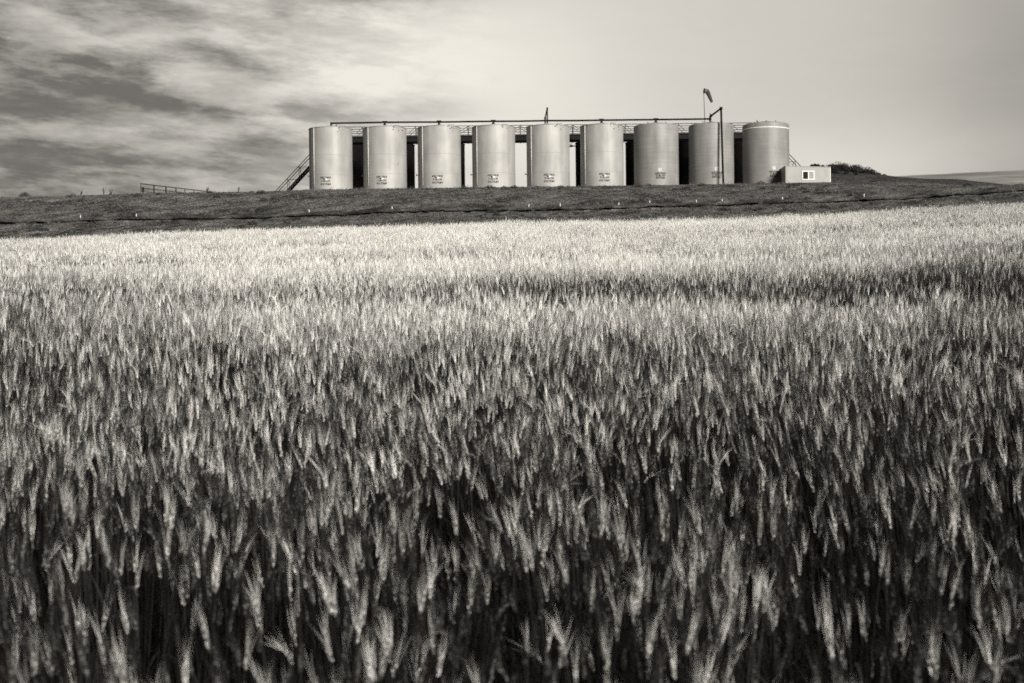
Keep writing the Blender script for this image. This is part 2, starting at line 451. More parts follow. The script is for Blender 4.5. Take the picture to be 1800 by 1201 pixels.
def wheat_clump(k, n_stalk, size, rs):
    V = []; F = []; M = []; Tn = []
    def addm(v, f, mi, tone):
        b = len(V); V.extend(v); F.extend([tuple(i + b for i in q) for q in f]); M.extend([mi] * len(f)); Tn.extend([tone] * len(v))
    cen = rs.uniform(-size / 2, size / 2, (max(2, n_stalk // 4), 2)); ctone = rs.random(len(cen))
    for s in range(n_stalk):
        ci_ = s % len(cen); x, y = cen[ci_] + rs.normal(0, 0.022, 2)
        h = WH - 0.10 + rs.normal(0, 0.085) ; h = max(0.55, h)
        la = rs.uniform(0, 2 * math.pi); lean = abs(rs.normal(0.04, 0.055))
        ld = np.array([math.cos(la), math.sin(la), 0]) * lean + np.array([0.03, 0.0, 0])
        nod = max(0.0, rs.normal(0.05, 0.12)); 
        if rs.random() < 0.08: nod = rs.uniform(0.6, 1.3)
        tone = rs.uniform(.86, 1.0) if rs.random() < (.62 if ctone[ci_] < .45 else .10) else rs.uniform(0, .50)
        pts = []; p = np.array([x, y, 0.0]); d = np.array([0, 0, 1.0])
        L = h - 0.0; segs = 6
        for i in range(segs + 1):
            pts.append(p.copy())
            tt = (i + 1) / segs
            dd = np.array([ld[0] * 2.2 * tt, ld[1] * 2.2 * tt, 1.0]); dd /= np.linalg.norm(dd)
            d = dd; p = p + d * (L / segs)
        # stem: three-sided tube
        vv = []; ff = []
        for i, q in enumerate(pts):
            r_ = 0.0017 - 0.0006 * i / segs
            for a in range(3):
                t_ = a * 2.094; vv.append((q[0] + r_ * math.cos(t_), q[1] + r_ * math.sin(t_), q[2]))
        for i in range(segs):
            for a in range(3):
                ff.append((i * 3 + a, i * 3 + (a + 1) % 3, i * 3 + 3 + (a + 1) % 3, i * 3 + 3 + a))
        addm(vv[:-6], ff[:-6], 2, tone)
        addm(vv[-9:], [(a, (a + 1) % 3, 3 + (a + 1) % 3, 3 + a) for a in range(3)] + [(3 + a, 3 + (a + 1) % 3, 6 + (a + 1) % 3, 6 + a) for a in range(3)], 2, min(1, tone + .3))
        # leaves
        for q in range(rs.integers(2, 4)):
            i0 = rs.integers(1, 5); b0 = pts[i0]; a = rs.uniform(0, 6.283); ll = rs.uniform(0.14, 0.26)
            out = np.array([math.cos(a), math.sin(a), 0]); side = np.array([-math.sin(a), math.cos(a), 0])
            lv = []; w = rs.uniform(0.004, 0.007); droop = rs.uniform(0.3, 1.6); n = 5
            for i in range(n + 1):
                t_ = i / n
                c = b0 + out * ll * (0.55 * t_) + np.array([0, 0, 1]) * ll * (0.95 * t_ - droop * t_ * t_ * 0.8)
                ww = w * (1 - t_ ** 2) * (0.6 + min(1, 3 * t_) * 0.4)
                lv += [c - side * ww, c + side * ww]
            addm(lv, [(2 * i, 2 * i + 1, 2 * i + 3, 2 * i + 2) for i in range(n)], 3, rs.random() if rs.random() < .85 else 3.0)
        # ear
        el_ = rs.uniform(0.048, 0.072); ns = int(el_ / 0.0040)
        base = pts[-1] - d * (L / segs) * 0.0
        na = rs.uniform(-0.9, 0.9) if rs.random() < .6 else rs.uniform(0, 6.28)
        nd = np.array([math.cos(na), math.sin(na), 0])
        axis = []; q = base.copy(); dd = d.copy()
        for i in range(ns):
            axis.append((q.copy(), dd.copy()))
            dd = dd + nd * nod / ns * 1.4 - np.array([0, 0, 1]) * nod * nod / ns * 0.5; dd /= np.linalg.norm(dd); q = q + dd * (el_ / ns)
        ra = rs.uniform(0, 3.14)
        for i, (q, dd) in enumerate(axis):
            u, w = frame(dd)
            fr = i / ns; sc = 0.72 + 0.5 * math.sin(min(1, fr * 1.15 + .12) * math.pi) ** 0.8
            sidev = (u * math.cos(ra) + w * math.sin(ra)) * (1 if i % 2 else -1)
            for wob in ((0,) if i % 3 else (0, 1)):
                sv_ = sidev if wob == 0 else (u * math.sin(ra) - w * math.cos(ra)) * (1 if i % 2 else -1)
                ax = dd * 0.93 + sv_ * 0.36; ax /= np.linalg.norm(ax)
                c = q + sv_ * 0.0027 * sc
                bu, bw = frame(ax); lr = 0.0058 * sc; rr = 0.0024 * sc
                vs = [c - ax * lr * .8, c + bu * rr, c + bw * rr, c - bu * rr, c - bw * rr, c + ax * lr]
                addm(vs, [(0, 2, 1), (0, 3, 2), (0, 4, 3), (0, 1, 4), (5, 1, 2), (5, 2, 3), (5, 3, 4), (5, 4, 1)], 0, tone * .5 + .5 * rs.random())
                # awn
                if rs.random() < .35: continue
                jit = rs.normal(0, 0.08, 3)
                ad = dd * 0.97 + sv_ * (0.05 + 0.10 * rs.random()) + jit * .75; ad /= np.linalg.norm(ad)
                al = rs.uniform(0.05, 0.095) * (1.0 - 0.25 * fr)
                t0 = c + ax * lr * .8; mid = t0 + ad * al * .55; bend = mid + (ad + nd * .10 + jit * .3) * al * .5
                sd = np.cross(ad, rs.normal(0, 1, 3)); sd /= (np.linalg.norm(sd) + 1e-9)
                aw = 0.00042
                addm([t0 - sd * aw, t0 + sd * aw, mid + sd * aw * .75, mid - sd * aw * .75, bend], [(0, 1, 2, 3), (3, 2, 4)], 1, tone)
    me = bpy.data.meshes.new('wheat_clump')
    me.from_pydata([tuple(map(float, v)) for v in V], [], F)
    for m_ in (m_head, m_awn, m_stem, m_leaf): me.materials.append(m_)
    me.polygons.foreach_set('material_index', M)
    a_ = me.attributes.new('tone', 'FLOAT', 'POINT'); a_.data.foreach_set('value', np.array(Tn, np.float32))
    me.update()
    return me

def scatter(name, pts, rot, scl, idx, sources, label, kind='stuff', extra=None):
    coll = bpy.data.collections.new(name + '_sources')
    for i, me in enumerate(sources):
        so = bpy.data.objects.new('%s_source_%02d' % (name, i), me); coll.objects.link(so)
    me = bpy.data.meshes.new(name)
    me.vertices.add(len(pts)); me.vertices.foreach_set('co', np.asarray(pts, np.float32).ravel())
    a = me.attributes.new('rot', 'FLOAT_VECTOR', 'POINT'); a.data.foreach_set('vector', np.asarray(rot, np.float32).ravel())
    a = me.attributes.new('scl', 'FLOAT_VECTOR', 'POINT'); a.data.foreach_set('vector', np.asarray(scl, np.float32).ravel())
    a = me.attributes.new('idx', 'INT', 'POINT'); a.data.foreach_set('value', np.asarray(idx, np.int32))
    for nm, vv in (extra or {}).items():
        a = me.attributes.new(nm, 'FLOAT', 'POINT'); a.data.foreach_set('value', np.asarray(vv, np.float32))
    for s in sources[0].materials: me.materials.append(s)
    o = link(name, me); tag(o, label, kind=kind)
    ng = bpy.data.node_groups.new(name + '_nodes', 'GeometryNodeTree')
    ng.interface.new_socket('Geometry', in_out='INPUT', socket_type='NodeSocketGeometry')
    ng.interface.new_socket('Geometry', in_out='OUTPUT', socket_type='NodeSocketGeometry')
    N = ng.nodes.new; L = ng.links.new
    gi = N('NodeGroupInput'); go = N('NodeGroupOutput')
    ci = N('GeometryNodeCollectionInfo'); ci.inputs['Collection'].default_value = coll
    ci.inputs['Separate Children'].default_value = True; ci.inputs['Reset Children'].default_value = True
    ip = N('GeometryNodeInstanceOnPoints'); ip.inputs['Pick Instance'].default_value = True
    def attr(nm, ty):
        n = N('GeometryNodeInputNamedAttribute'); n.data_type = ty; n.inputs['Name'].default_value = nm; return n.outputs['Attribute']
    er = N('FunctionNodeEulerToRotation')
    L(attr('rot', 'FLOAT_VECTOR'), er.inputs[0]); L(er.outputs[0], ip.inputs['Rotation'])
    L(attr('scl', 'FLOAT_VECTOR'), ip.inputs['Scale']); L(attr('idx', 'INT'), ip.inputs['Instance Index'])
    L(gi.outputs[0], ip.inputs['Points']); L(ci.outputs[0], ip.inputs['Instance']); L(ip.outputs[0], go.inputs[0])
    md = o.modifiers.new('scatter', 'NODES'); md.node_group = ng
    return o

CS = 0.30
clumps = [wheat_clump(k, 30, CS * 1.25, np.random.default_rng(100 + k)) for k in range(10)]
gx = np.arange(-34, 34, CS); gy = np.arange(1.3, YE + 1.2, CS)
WX, WY = np.meshgrid(gx, gy)
WX = (WX + rng.uniform(-.13, .13, WX.shape)).ravel(); WY = (WY + rng.uniform(-.13, .13, WY.shape)).ravel()
gap = fbm(WX * 1.7, WY * 1.7, 3, 303)
keep = ~((gap < -0.24) & (WY < 26)) & (np.abs(WX) < 0.385 * WY + 2.2) & (WY < YE + 0.8 * fbm(WX * 0.4, WX * 0, 3, 2))
WX, WY = WX[keep], WY[keep]
n = len(WX)
lx = 0.38 * fbm(WX * 0.35, WY * 0.35, 3, 51) + 0.22 * fbm(WX * 1.3, WY * 1.3, 2, 61) + rng.normal(0, 0.03, n)
ly = 0.38 * fbm(WX * 0.35, WY * 0.35, 3, 71) + 0.22 * fbm(WX * 1.3, WY * 1.3, 2, 81) + rng.normal(0, 0.03, n)
rz = rng.uniform(-math.pi, math.pi, n)
eul = np.array([(Matrix.Rotation(a, 3, 'X') @ Matrix.Rotation(b, 3, 'Y') @ Matrix.Rotation(c, 3, 'Z')).to_euler()[:] for a, b, c in zip(lx, ly, rz)])
hs = 1.0 + 0.30 * fbm(WX * 0.8, WY * 0.8, 3, 91) + 0.20 * fbm(WX * 2.6, WY * 2.6, 2, 95)
scl = np.stack([np.ones(n), np.ones(n), hs], 1)
pts = np.stack([WX, WY, field_z(WX, WY) - 0.01], 1)
ripe_light = np.clip((np.log(WY) - math.log(4.0)) / (math.log(22) - math.log(4.0)), 0, 1)  # dark foreground to bright distance, painted into the wheat colour
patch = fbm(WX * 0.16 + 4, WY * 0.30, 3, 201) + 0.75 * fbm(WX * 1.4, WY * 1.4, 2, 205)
band = 1.0 * np.exp(-((WY - 15.6 - 0.10 * WX) / 1.5) ** 2) * (0.5 + 1.2 * fbm(WX * 0.25, WY * 0.1, 2, 207) + 0.3) + 0.35 * np.exp(-((WY - 25 + 0.1 * WX) / 1.8) ** 2) * (WX > 3)  # dark bands of the rolling ground, put into the tone
ripe_light = np.clip(ripe_light + 0.85 * patch - band - 0.42 * (WX / (0.36 * WY + 0.5)) ** 2, 0, 1.1)  # random ripeness patches; last term paints corner darkening into the crop
unripe_shade = np.exp(np.interp(ripe_light, [0, .5, 1.1], [math.log(4.6), math.log(1.10), math.log(0.34)]))
scatter('wheat', pts, eul, scl, rng.integers(0, 10, n), clumps, 'ripe bearded wheat filling the sloping field', extra={'unripe_shade': unripe_shade})

# ------------------------------------------------------------------ weeds and stones on the embankment
m_weed = noisemat('weed_leaf', 0.012, 0.05, 3.0, 0.8)
m_dry = noisemat('dry_grass', 0.05, 0.20, 2.0, 0.9)
m_stone = noisemat('gravel_stone', 0.04, 0.17, 2.0, 0.9)
def tuft(rs, n, h, spread, w, m):
    V = []; F = []
    for i in range(n):
        a = rs.uniform(0, 6.283); b = rs.uniform(0, spread * .4); hh = h * rs.uniform(.4, 1.1); ln = rs.uniform(.1, spread)
        x, y = b * math.cos(a), b * math.sin(a); k = len(V); s = rs.uniform(0, 3.14); sx, sy = math.cos(s) * w, math.sin(s) * w
        V += [(x - sx, y - sy, -.03), (x + sx, y + sy, -.03), (x + ln * .5 * math.cos(a) + sx * .8, y + ln * .5 * math.sin(a) + sy * .8, hh * .65), (x + ln * .5 * math.cos(a) - sx * .8, y + ln * .5 * math.sin(a) - sy * .8, hh * .65), (x + ln * math.cos(a), y + ln * math.sin(a), hh)]
        F += [(k, k + 1, k + 2, k + 3), (k + 3, k + 2, k + 4)]
    return mesh_from('tuft', V, F, m)
def leafball(rs, n, r, h, lf, m, name='weed'):
    V = []; F = []
    for i in range(n):
        a = rs.uniform(0, 6.283); e = math.acos(rs.uniform(0, 1)); q = r * rs.uniform(.35, 1) ** .6
        c = np.array([q * math.sin(e) * math.cos(a), q * math.sin(e) * math.sin(a), h * math.cos(e) * rs.uniform(.3, 1)])
        u = rs.normal(0, 1, 3); u /= np.linalg.norm(u); w = np.cross(u, rs.normal(0, 1, 3)); w /= np.linalg.norm(w)
        l = lf * rs.uniform(.6, 1.3); k = len(V)
        V += [tuple(c - u * l), tuple(c + w * l * .45), tuple(c + u * l), tuple(c - w * l * .45)]; F.append((k, k + 1, k + 2, k + 3))
    return mesh_from(name, V, F, m)
def stone(rs, m):
    V = []; F = []
    for q in range(7):
        c = rs.uniform(-.25, .25, 3); c[2] = rs.uniform(0, .02); s = rs.uniform(.02, .055)
        k = len(V); base = np.array([(1, 0, 0), (0, 1, 0), (-1, 0, 0), (0, -1, 0), (0, 0, .8), (0, 0, -.5)]) * s * rs.uniform(.6, 1.3, (6, 3))
        V += [tuple(c + b) for b in base]
        F += [tuple(k + i for i in f) for f in ((0, 1, 4), (1, 2, 4), (2, 3, 4), (3, 0, 4), (1, 0, 5), (2, 1, 5), (3, 2, 5), (0, 3, 5))]
    return mesh_from('stones', V, F, m)
rs = np.random.default_rng(5)
dry = [tuft(rs, 16, .30, .22, .006, m_dry) for _ in range(3)]
gre = [leafball(rs, 160, .30, .22, .045, m_weed) for _ in range(3)]
sto = [stone(rs, m_stone) for _ in range(3)]
def on_berm(n, fn, smin, smax, srcs, name, label, seed):
    q = np.random.default_rng(seed); X = q.uniform(-46, 46, n * 8); Y = q.uniform(YF - 2, YT + .1, n * 8)
    w = fn(X, Y); k = q.random(n * 8) < w; X = X[k][:n]; Y = Y[k][:n]; m_ = len(X)
    s = q.uniform(smin, smax, m_)
    if srcs is sto:                                      # nothing grows in the mouth of the ditch
        s = np.where((Y > YD - .9) & (Y < YD + .35), .02, s)
    scatter(name, np.stack([X, Y, berm_z(X, Y)], 1), np.stack([q.normal(0, .1, m_), q.normal(0, .1, m_), q.uniform(0, 6.28, m_)], 1),
            np.stack([s, s, s], 1), q.integers(0, len(srcs), m_), srcs, label)
on_berm(800, lambda X, Y: np.clip(.10 + 1.6 * fbm(X * .25, Y * .5, 3, 11) + .75 * np.exp(-((Y - YD - .9) / .9) ** 2), 0, 1), .5, 1.15, dry, 'dry_grass', 'thin dry grass tufts on the embankment face', 1)
on_berm(260, lambda X, Y: np.clip(.02 + 2.2 * np.maximum(fbm(X * .18, Y * .4, 3, 13) - .06, 0) + .9 * np.exp(-((Y - YD + .1) / .3) ** 2), 0, 1), .4, 1.5, gre, 'weeds', 'dark low weeds on the embankment face', 2)
on_berm(9000, lambda X, Y: np.clip(.35 + 1.0 * fbm(X * .12, Y * .3, 2, 17), 0, 1), .6, 1.3, sto, 'stones', 'loose pale stones over the embankment face', 3)
# dense rim of weeds at the inner crest
def rim(X, Y): return np.where((np.abs(Y - 111.9) < 1.7) & (X > -32) & (X < 9), 1.0, 0)
on_berm(900, lambda X, Y: rim(X, Y), .15, .35, gre, 'crest_weeds', 'dark ragged weeds along the embankment crest', 4)

# single weeds standing on the left crest
m_stemd = mat('weed_stem', 0.02, 0.9)
for px, yb, hpx, lab in ((44, 346, 9, 'broad dark bush weed on the crest at the far left of the embankment'), (142, 343.5, 8, 'small dark weed on the crest between the broad bush and the tall thistle'),
                         (182, 342, 15, 'tallest thin thistle on the crest, left of the pipe fence'), (195, 342, 12, 'thin thistle on the crest nearest the pipe fence'),
                         (364, 337.5, 11, 'thin weed on the crest where the pipe fence ends'), (419, 337.5, 9, 'small thistle on the crest between fence and stair')):
    b = at(px, yb, YT - .3); b.z = float(berm_z(np.array([b.x]), np.array([b.y]))[0])
    w_ = thing('weed_plant', lab, 'weed', b)
    h = hpx / FPX * YT
    s_ = MB(); l_ = MB()
    for q in range(4):
        a = random.uniform(0, 6.28); e = Vector((math.cos(a) * h * .3 * (q > 0), math.sin(a) * h * .3 * (q > 0), h * random.uniform(.6, 1)))
        s_.tube((0, 0, -.05), e, .012, 5)
        for z in range(14):
            c = e * random.uniform(.25, 1.02); r = .035
            d1 = Vector((random.uniform(-1, 1), random.uniform(-1, 1), random.uniform(-1, 1))).normalized() * r * 1.6
            d2 = d1.cross(Vector((random.uniform(-1, 1), random.uniform(-1, 1), 1))).normalized() * r * .6
            l_.add([c - d1, c + d2, c + d1, c - d2], [(0, 1, 2, 3)])
    s_.build('stem', m_stemd, w_); l_.build('leaves', m_weed, w_)
    if px == 44:
        link('foliage', leafball(rs, 300, .5, .4, .06, m_weed), w_)

# ------------------------------------------------------------------ survey stakes along the ditch
m_white = mat('white_paint', 0.70, 0.6)
m_stake = mat('stake_plastic', 0.62, 0.6)
stakes = [(142, 384, 'leftmost white stake above the ditch'), (240, 383.5, 'white stake above the ditch below the left end of the pipe fence'), (543, 372.5, 'white stake above the ditch below the left edge of the leftmost tank'),
          (689, 371, 'white stake above the ditch below the tank lettered OILTK#5'), (930, 366, 'white stake above the ditch below the left edge of the tank lettered OILTK#2'),
          (985, 365, 'white stake above the ditch below the right side of the tank lettered OILTK#2'), (1088, 363, 'white stake above the ditch below the right edge of the tank lettered OILTK#1'),
          (1142, 362, 'white stake above the ditch below the tank lettered SWTK#2'), (1224, 356, 'white stake above the ditch just left of the tall black pipe'),
          (1269, 354, 'white stake above the ditch straight below the tall black pipe'), (1375, 351.5, 'white stake above the ditch below the left end of the shed'), (1519, 347.5, 'rightmost white stake above the ditch')]
for px, py, lab in stakes:
    Y = YD + 1.0
    for _ in range(30):                                   # foot of the stake: where its sight line meets the slope
        p = at(px, py + 3, Y); dz = p.z - float(berm_z(np.array([p.x]), np.array([Y]))[0])
        Y += dz * 1.5 if abs(dz) < 2 else 0
        Y = min(max(Y, YD + .2), YD + 5)
    p.z = float(berm_z(np.array([p.x]), np.array([p.y]))[0])
    o = MB().tube((0, 0, -.1), (random.uniform(-.03, .03), 0, .27), .028, 8).tube((0, 0, .27), (0, 0, .29), .034, 8).build('marker_stake', m_stake, loc=p)
    tag(o, lab, 'stake', 'white stakes along the ditch')

# ------------------------------------------------------------------ tanks
def tank_paint(name, col, seam=None, fibre=False):
    m = bpy.data.materials.new(name); m.use_nodes = True
    nt = m.node_tree; b = nt.nodes['Principled BSDF']
    b.inputs['Roughness'].default_value = 0.56 if not fibre else 0.52
    b.inputs['Specular IOR Level'].default_value = 0.28
    if not fibre: b.inputs['Metallic'].default_value = 0.12
    t = nt.nodes.new('ShaderNodeTexCoord')
    oi = nt.nodes.new('ShaderNodeObjectInfo')
    ad = nt.nodes.new('ShaderNodeVectorMath'); ad.operation = 'ADD'
    cb = nt.nodes.new('ShaderNodeCombineXYZ')
    mlt = nt.nodes.new('ShaderNodeMath'); mlt.operation = 'MULTIPLY'; mlt.inputs[1].default_value = 37.0
    nt.links.new(oi.outputs['Random'], mlt.inputs[0])
    for k in range(3): nt.links.new(mlt.outputs[0], cb.inputs[k])
    nt.links.new(t.outputs['Object'], ad.inputs[0]); nt.links.new(cb.outputs[0], ad.inputs[1])
    def nz(sc, det, stretch, lo, hi, a=.35, c=.65):
        mp = nt.nodes.new('ShaderNodeMapping'); mp.inputs['Scale'].default_value = stretch
        nt.links.new(ad.outputs[0], mp.inputs[0])
        n = nt.nodes.new('ShaderNodeTexNoise'); n.inputs['Scale'].default_value = sc; n.inputs['Detail'].default_value = det
        nt.links.new(mp.outputs[0], n.inputs[0])
        r = nt.nodes.new('ShaderNodeMapRange')
        for q, v in zip((1, 2, 3, 4), (a, c, lo, hi)): r.inputs[q].default_value = v
        nt.links.new(n.outputs[0], r.inputs[0]); return r.outputs[0], n.outputs[0]
    def mul(a, c):
        q = nt.nodes.new('ShaderNodeMath'); q.operation = 'MULTIPLY'
        nt.links.new(a, q.inputs[0]); nt.links.new(c, q.inputs[1]); return q.outputs[0]
    v, _ = nz(0.8, 4, (1, 1, .6), .84, 1.08)
    v2, _ = nz(2.2, 6, (1, 1, .10), .88, 1.05)               # rain streaks
    v = mul(v, v2)
    v3, _ = nz(7, 3, (1, 1, 1), .45, 1.0, .235, .275)          # chips and spots
    v = mul(v, v3)
    if fibre:
        v4, hn = nz(1.6, 5, (.25, .25, 7), .90, 1.04); v = mul(v, v4)
        bp = nt.nodes.new('ShaderNodeBump'); bp.inputs['Strength'].default_value = .25; bp.inputs['Distance'].default_value = .02
        nt.links.new(hn, bp.inputs['Height']); nt.links.new(bp.outputs[0], b.inputs['Normal'])
    else:
        v4, hn = nz(.9, 2, (1, 1, .5), .0, 1.0)
        bp = nt.nodes.new('ShaderNodeBump'); bp.inputs['Strength'].default_value = .5; bp.inputs['Distance'].default_value = .02
        nt.links.new(hn, bp.inputs['Height']); nt.links.new(bp.outputs[0], b.inputs['Normal'])
    vm = nt.nodes.new('ShaderNodeVectorMath'); vm.operation = 'SCALE'; vm.inputs[0].default_value = g(col)[:3]
    nt.links.new(v, vm.inputs['Scale']); nt.links.new(vm.outputs[0], b.inputs['Base Color'])
    return m
m_steel = tank_paint('steel_tank_paint', 0.30)
m_fibre = tank_paint('fibreglass_tank_shell', 0.205, fibre=True)
m_back = noisemat('back_tank_black', 0.003, 0.007, 2.0, 0.8, spec=0.05)  # back row tanks, near-black all over
m_black = mat('black_pipe_paint', 0.006, 0.6, 0.1)
m_rail = mat('galvanised_rail', 0.03, 0.6, 0.2)
m_ink = mat('stencil_ink', 0.015, 0.8)
m_seam = mat('weld_seam', 0.22, 0.6)
m_dark = mat('fitting_paint', 0.03, 0.6)
m_band = mat('white_band', 0.75, 0.5)
m_gauge = mat('gauge_pipe_paint', 0.62, 0.35)
m_mid2 = mat('faded_placard', 0.42, 0.6)
m_mid = mat('placard_grey', 0.25, 0.6)

dg = bpy.context.evaluated_depsgraph_get()
def text_mesh(s, size):
    cu = bpy.data.curves.new('t', 'FONT'); cu.body = s; cu.size = size; cu.align_x = 'CENTER'; cu.offset = size * .06
    cu.space_character = 1.28; cu.resolution_u = 2; cu.fill_mode = 'FRONT' if hasattr(cu, 'fill_mode') else cu.fill_mode
    o = bpy.data.objects.new('t', cu)
    me = bpy.data.meshes.new_from_object(o)
    V = [v.co.copy() for v in me.vertices]; F = [tuple(p.vertices) for p in me.polygons]
    bpy.data.objects.remove(o); bpy.data.curves.remove(cu); bpy.data.meshes.remove(me)
    return V, F
def wrap(V, F, R_, ang, z, sx=1.0, lift=.006):
    """lay flat lettering on a cylinder; ang = direction of the text centre measured from -Y towards +X"""
    out = []
    for v in V:
        a = ang + v.x * sx / R_
        out.append(((R_ + lift) * math.sin(a), -(R_ + lift) * math.cos(a), z + v.y))
    return out, F

TANKY, ZTOP = 119.0, 17.88
tank_px = [581.5, 676.8, 772.3, 867.8, 963.5, 1058.0, 1153.5, 1250.3, 1346.3]
txt_px = [572, 670.6, 768.4, 866.5, 965, 1062.3, 1160.6, 1259.6, 1360.6]
txt_y = [312.3, 311, 309.6, 308.2, 307.2, 305.8, 304.8, 303.6, 301.9]
names = ['OILTK#6', 'OILTK#5', 'OILTK#4', 'OILTK#3', 'OILTK#2', 'OILTK#1', 'SWTK#2', 'SWTK#1', 'SWTK#1']
labels = ['pale steel tank lettered OILTK#6, leftmost of the front row',
          'pale steel tank lettered OILTK#5, with a short dark scratch on its shell',
          'pale steel tank lettered OILTK#4, in the front row between OILTK#5 and OILTK#3',
          'pale steel tank lettered OILTK#3, at the left of the wide open gap of sky',
          'pale steel tank lettered OILTK#2, standing below the twin black vent stack',
          'pale steel tank lettered OILTK#1, last welded steel tank before the banded fibreglass ones',
          'grey fibreglass tank lettered SWTK#2, left of the tank with the tall black pipe',
          'grey fibreglass tank with a tall black pipe running down in front of it',
          'darker fibreglass tank with a white ring near its top, behind the shed']
def tank_x(px): return at(px, 275, TANKY).x
H = ZTOP - PAD
for i, px in enumerate(tank_px):
    fib = i >= 6
    Rk = 1.80 if i < 6 else (1.865, 1.865, 1.925)[i - 6]
    loc = Vector((tank_x(px), TANKY, PAD))
    t_ = thing('storage_tank', labels[i], 'storage tank', loc, 0, 'storage tanks of the front row')
    prof = [(Rk, 0), (Rk, H - (.10 if fib else 0.0))] + ([(Rk - .02, H - .04), (Rk - .10, H)] if fib else [])
    MB().lathe([(Rk, 0.0), (Rk, .3), (Rk, 2), (Rk, 4)] + prof[1:], 96, cap=False).build('shell', m_fibre if fib else m_steel, t_, True)
    MB().lathe([(Rk + (.035 if not fib else -.10), H - .02), (Rk + (.035 if not fib else -.10), H + .02), (.25, H + .30), (.02, H + .32)], 64).build('roof', m_fibre if fib else m_steel, t_)
    view = math.atan2(loc.x, TANKY)
    if not fib:
        sm = MB()
        for k, zz in enumerate((0.605, 2.17, 3.79)):
            sm.lathe([(Rk + .001, zz - .013), (Rk + .011, zz), (Rk + .001, zz + .013)], 96, cap=False)
        sm.build('weld_seam', m_seam, t_, True)
        # upright gauge pipe at the left of the face, dark box marks and small fittings near the rim
        a = -view - 0.86
        gp = MB(); x, y = (Rk + .03) * math.sin(a), -(Rk + .03) * math.cos(a)
        gp.tube((x, y, 1.2), (x, y, H - .02), .022, 8)
        gp.build('gauge_pipe', m_gauge, t_, True)
        ft = MB()
        rsx = np.random.default_rng(200 + i)
        for q in range(6):
            a = -view + rsx.uniform(.30, .95); zz = H - rsx.uniform(.04, .45)
            x, y = Rk * math.sin(a), -Rk * math.cos(a); w = rsx.uniform(.02, .05)
            MB().box(x - w, x + w, y - .04, y + .04, zz - w * .6, zz + w * .6).build('rim_mark', m_dark, t_)
        a = -view + .42; x, y = Rk * math.sin(a), -Rk * math.cos(a)
        ft.tube((x, y - .02, H + .05), (x + .45, y + .35, H + .10), .02, 6)
        ft.tube((x, y - .03, H - .12), (x, y - .03, H + .06), .02, 6)
        ft.build('hatch_arm', m_dark, t_)
        # small valve on the left edge
        vl = MB(); a = -view - 1.52; x, y = Rk * math.sin(a), -Rk * math.cos(a)
        vl.tube((x + .05, y, 2.2), (x - .13, y - .02, 2.2), .025, 8).tube((x - .12, y - .02, 2.13), (x - .12, y - .02, 2.28), .035, 8)
        vl.build('valve', m_dark, t_)
    else:
        mw = MB(); a = -view + .22
        th = [(math.cos(q) * .36, math.sin(q) * .36) for q in np.linspace(0, 2 * math.pi, 28, endpoint=False)]
        for q in range(28):
            (x0, z0), (x1, z1) = th[q], th[(q + 1) % 28]
            def pp(x, z, r_): return ((Rk + r_) * math.sin(a + x / Rk), -(Rk + r_) * math.cos(a + x / Rk), .58 + z)
            mw.tube(pp(x0, z0, .02), pp(x1, z1, .02), .035, 6)
        mw.build('manway_ring', m_band, t_)
        hk = MB()
        for q in (-.5, .05, .62):
            a2 = -view + q * .9; hk = MB(); hk.tube(((Rk - .35) * math.sin(a2), -(Rk - .35) * math.cos(a2), H - .02), ((Rk - .35) * math.sin(a2), -(Rk - .35) * math.cos(a2), H + .16), .035, 8)
            hk.build('lifting_lug', m_dark, t_)
    if i == 8:
        MB().lathe([(Rk + .002, H - .47), (Rk + .035, H - .455), (Rk + .035, H - .415), (Rk + .002, H - .40)], 96, cap=False).build('white_ring', m_band, t_, True)
        MB().lathe([(Rk + .001, 2.05), (Rk + .012, 2.065), (Rk + .001, 2.08)], 96, cap=False).build('joint_line', m_seam, t_, True)
    if i == 1:
        sc = MB(); V0, F0 = wrap([Vector((-.06, -.14, 0)), Vector((-.03, -.15, 0)), Vector((.10, .13, 0)), Vector((.08, .14, 0))], [(0, 1, 2, 3)], Rk, -view + .62, 3.0)
        sc.add(V0, F0); sc.build('scratch', m_ink, t_)
    # lettering
    off = (txt_px[i] - px) / FPX * TANKY / math.cos(view)
    ang = -view + math.asin(max(-1, min(1, off / Rk)))
    ang = math.asin(max(-.9, min(.9, off / Rk))) - view
    Yt = TANKY - Rk * .98
    dys = (0, 6.2, 11.4) if not fib else (0, 3.9, 7.8)
    for k, s in enumerate(('HELLING', '7-8-1H', names[i])):
        z = at(txt_px[i], txt_y[i] + dys[k], Yt).z - PAD
        V0, F0 = text_mesh(s, .205)
        w_ = max(v.x for v in V0) - min(v.x for v in V0); tgt = (.89, .76, .90 if not fib else .76)[k]
        V0, F0 = wrap(V0, F0, Rk, ang, z - .072, tgt / w_)
        MB().add(V0, F0).build('lettering', m_ink, t_)
    # four-part hazard diamond (steel) / small faded placard (fibreglass)
    z = at(txt_px[i], txt_y[i] + (3.1 if not fib else -6.5), Yt).z - PAD
    s = .10
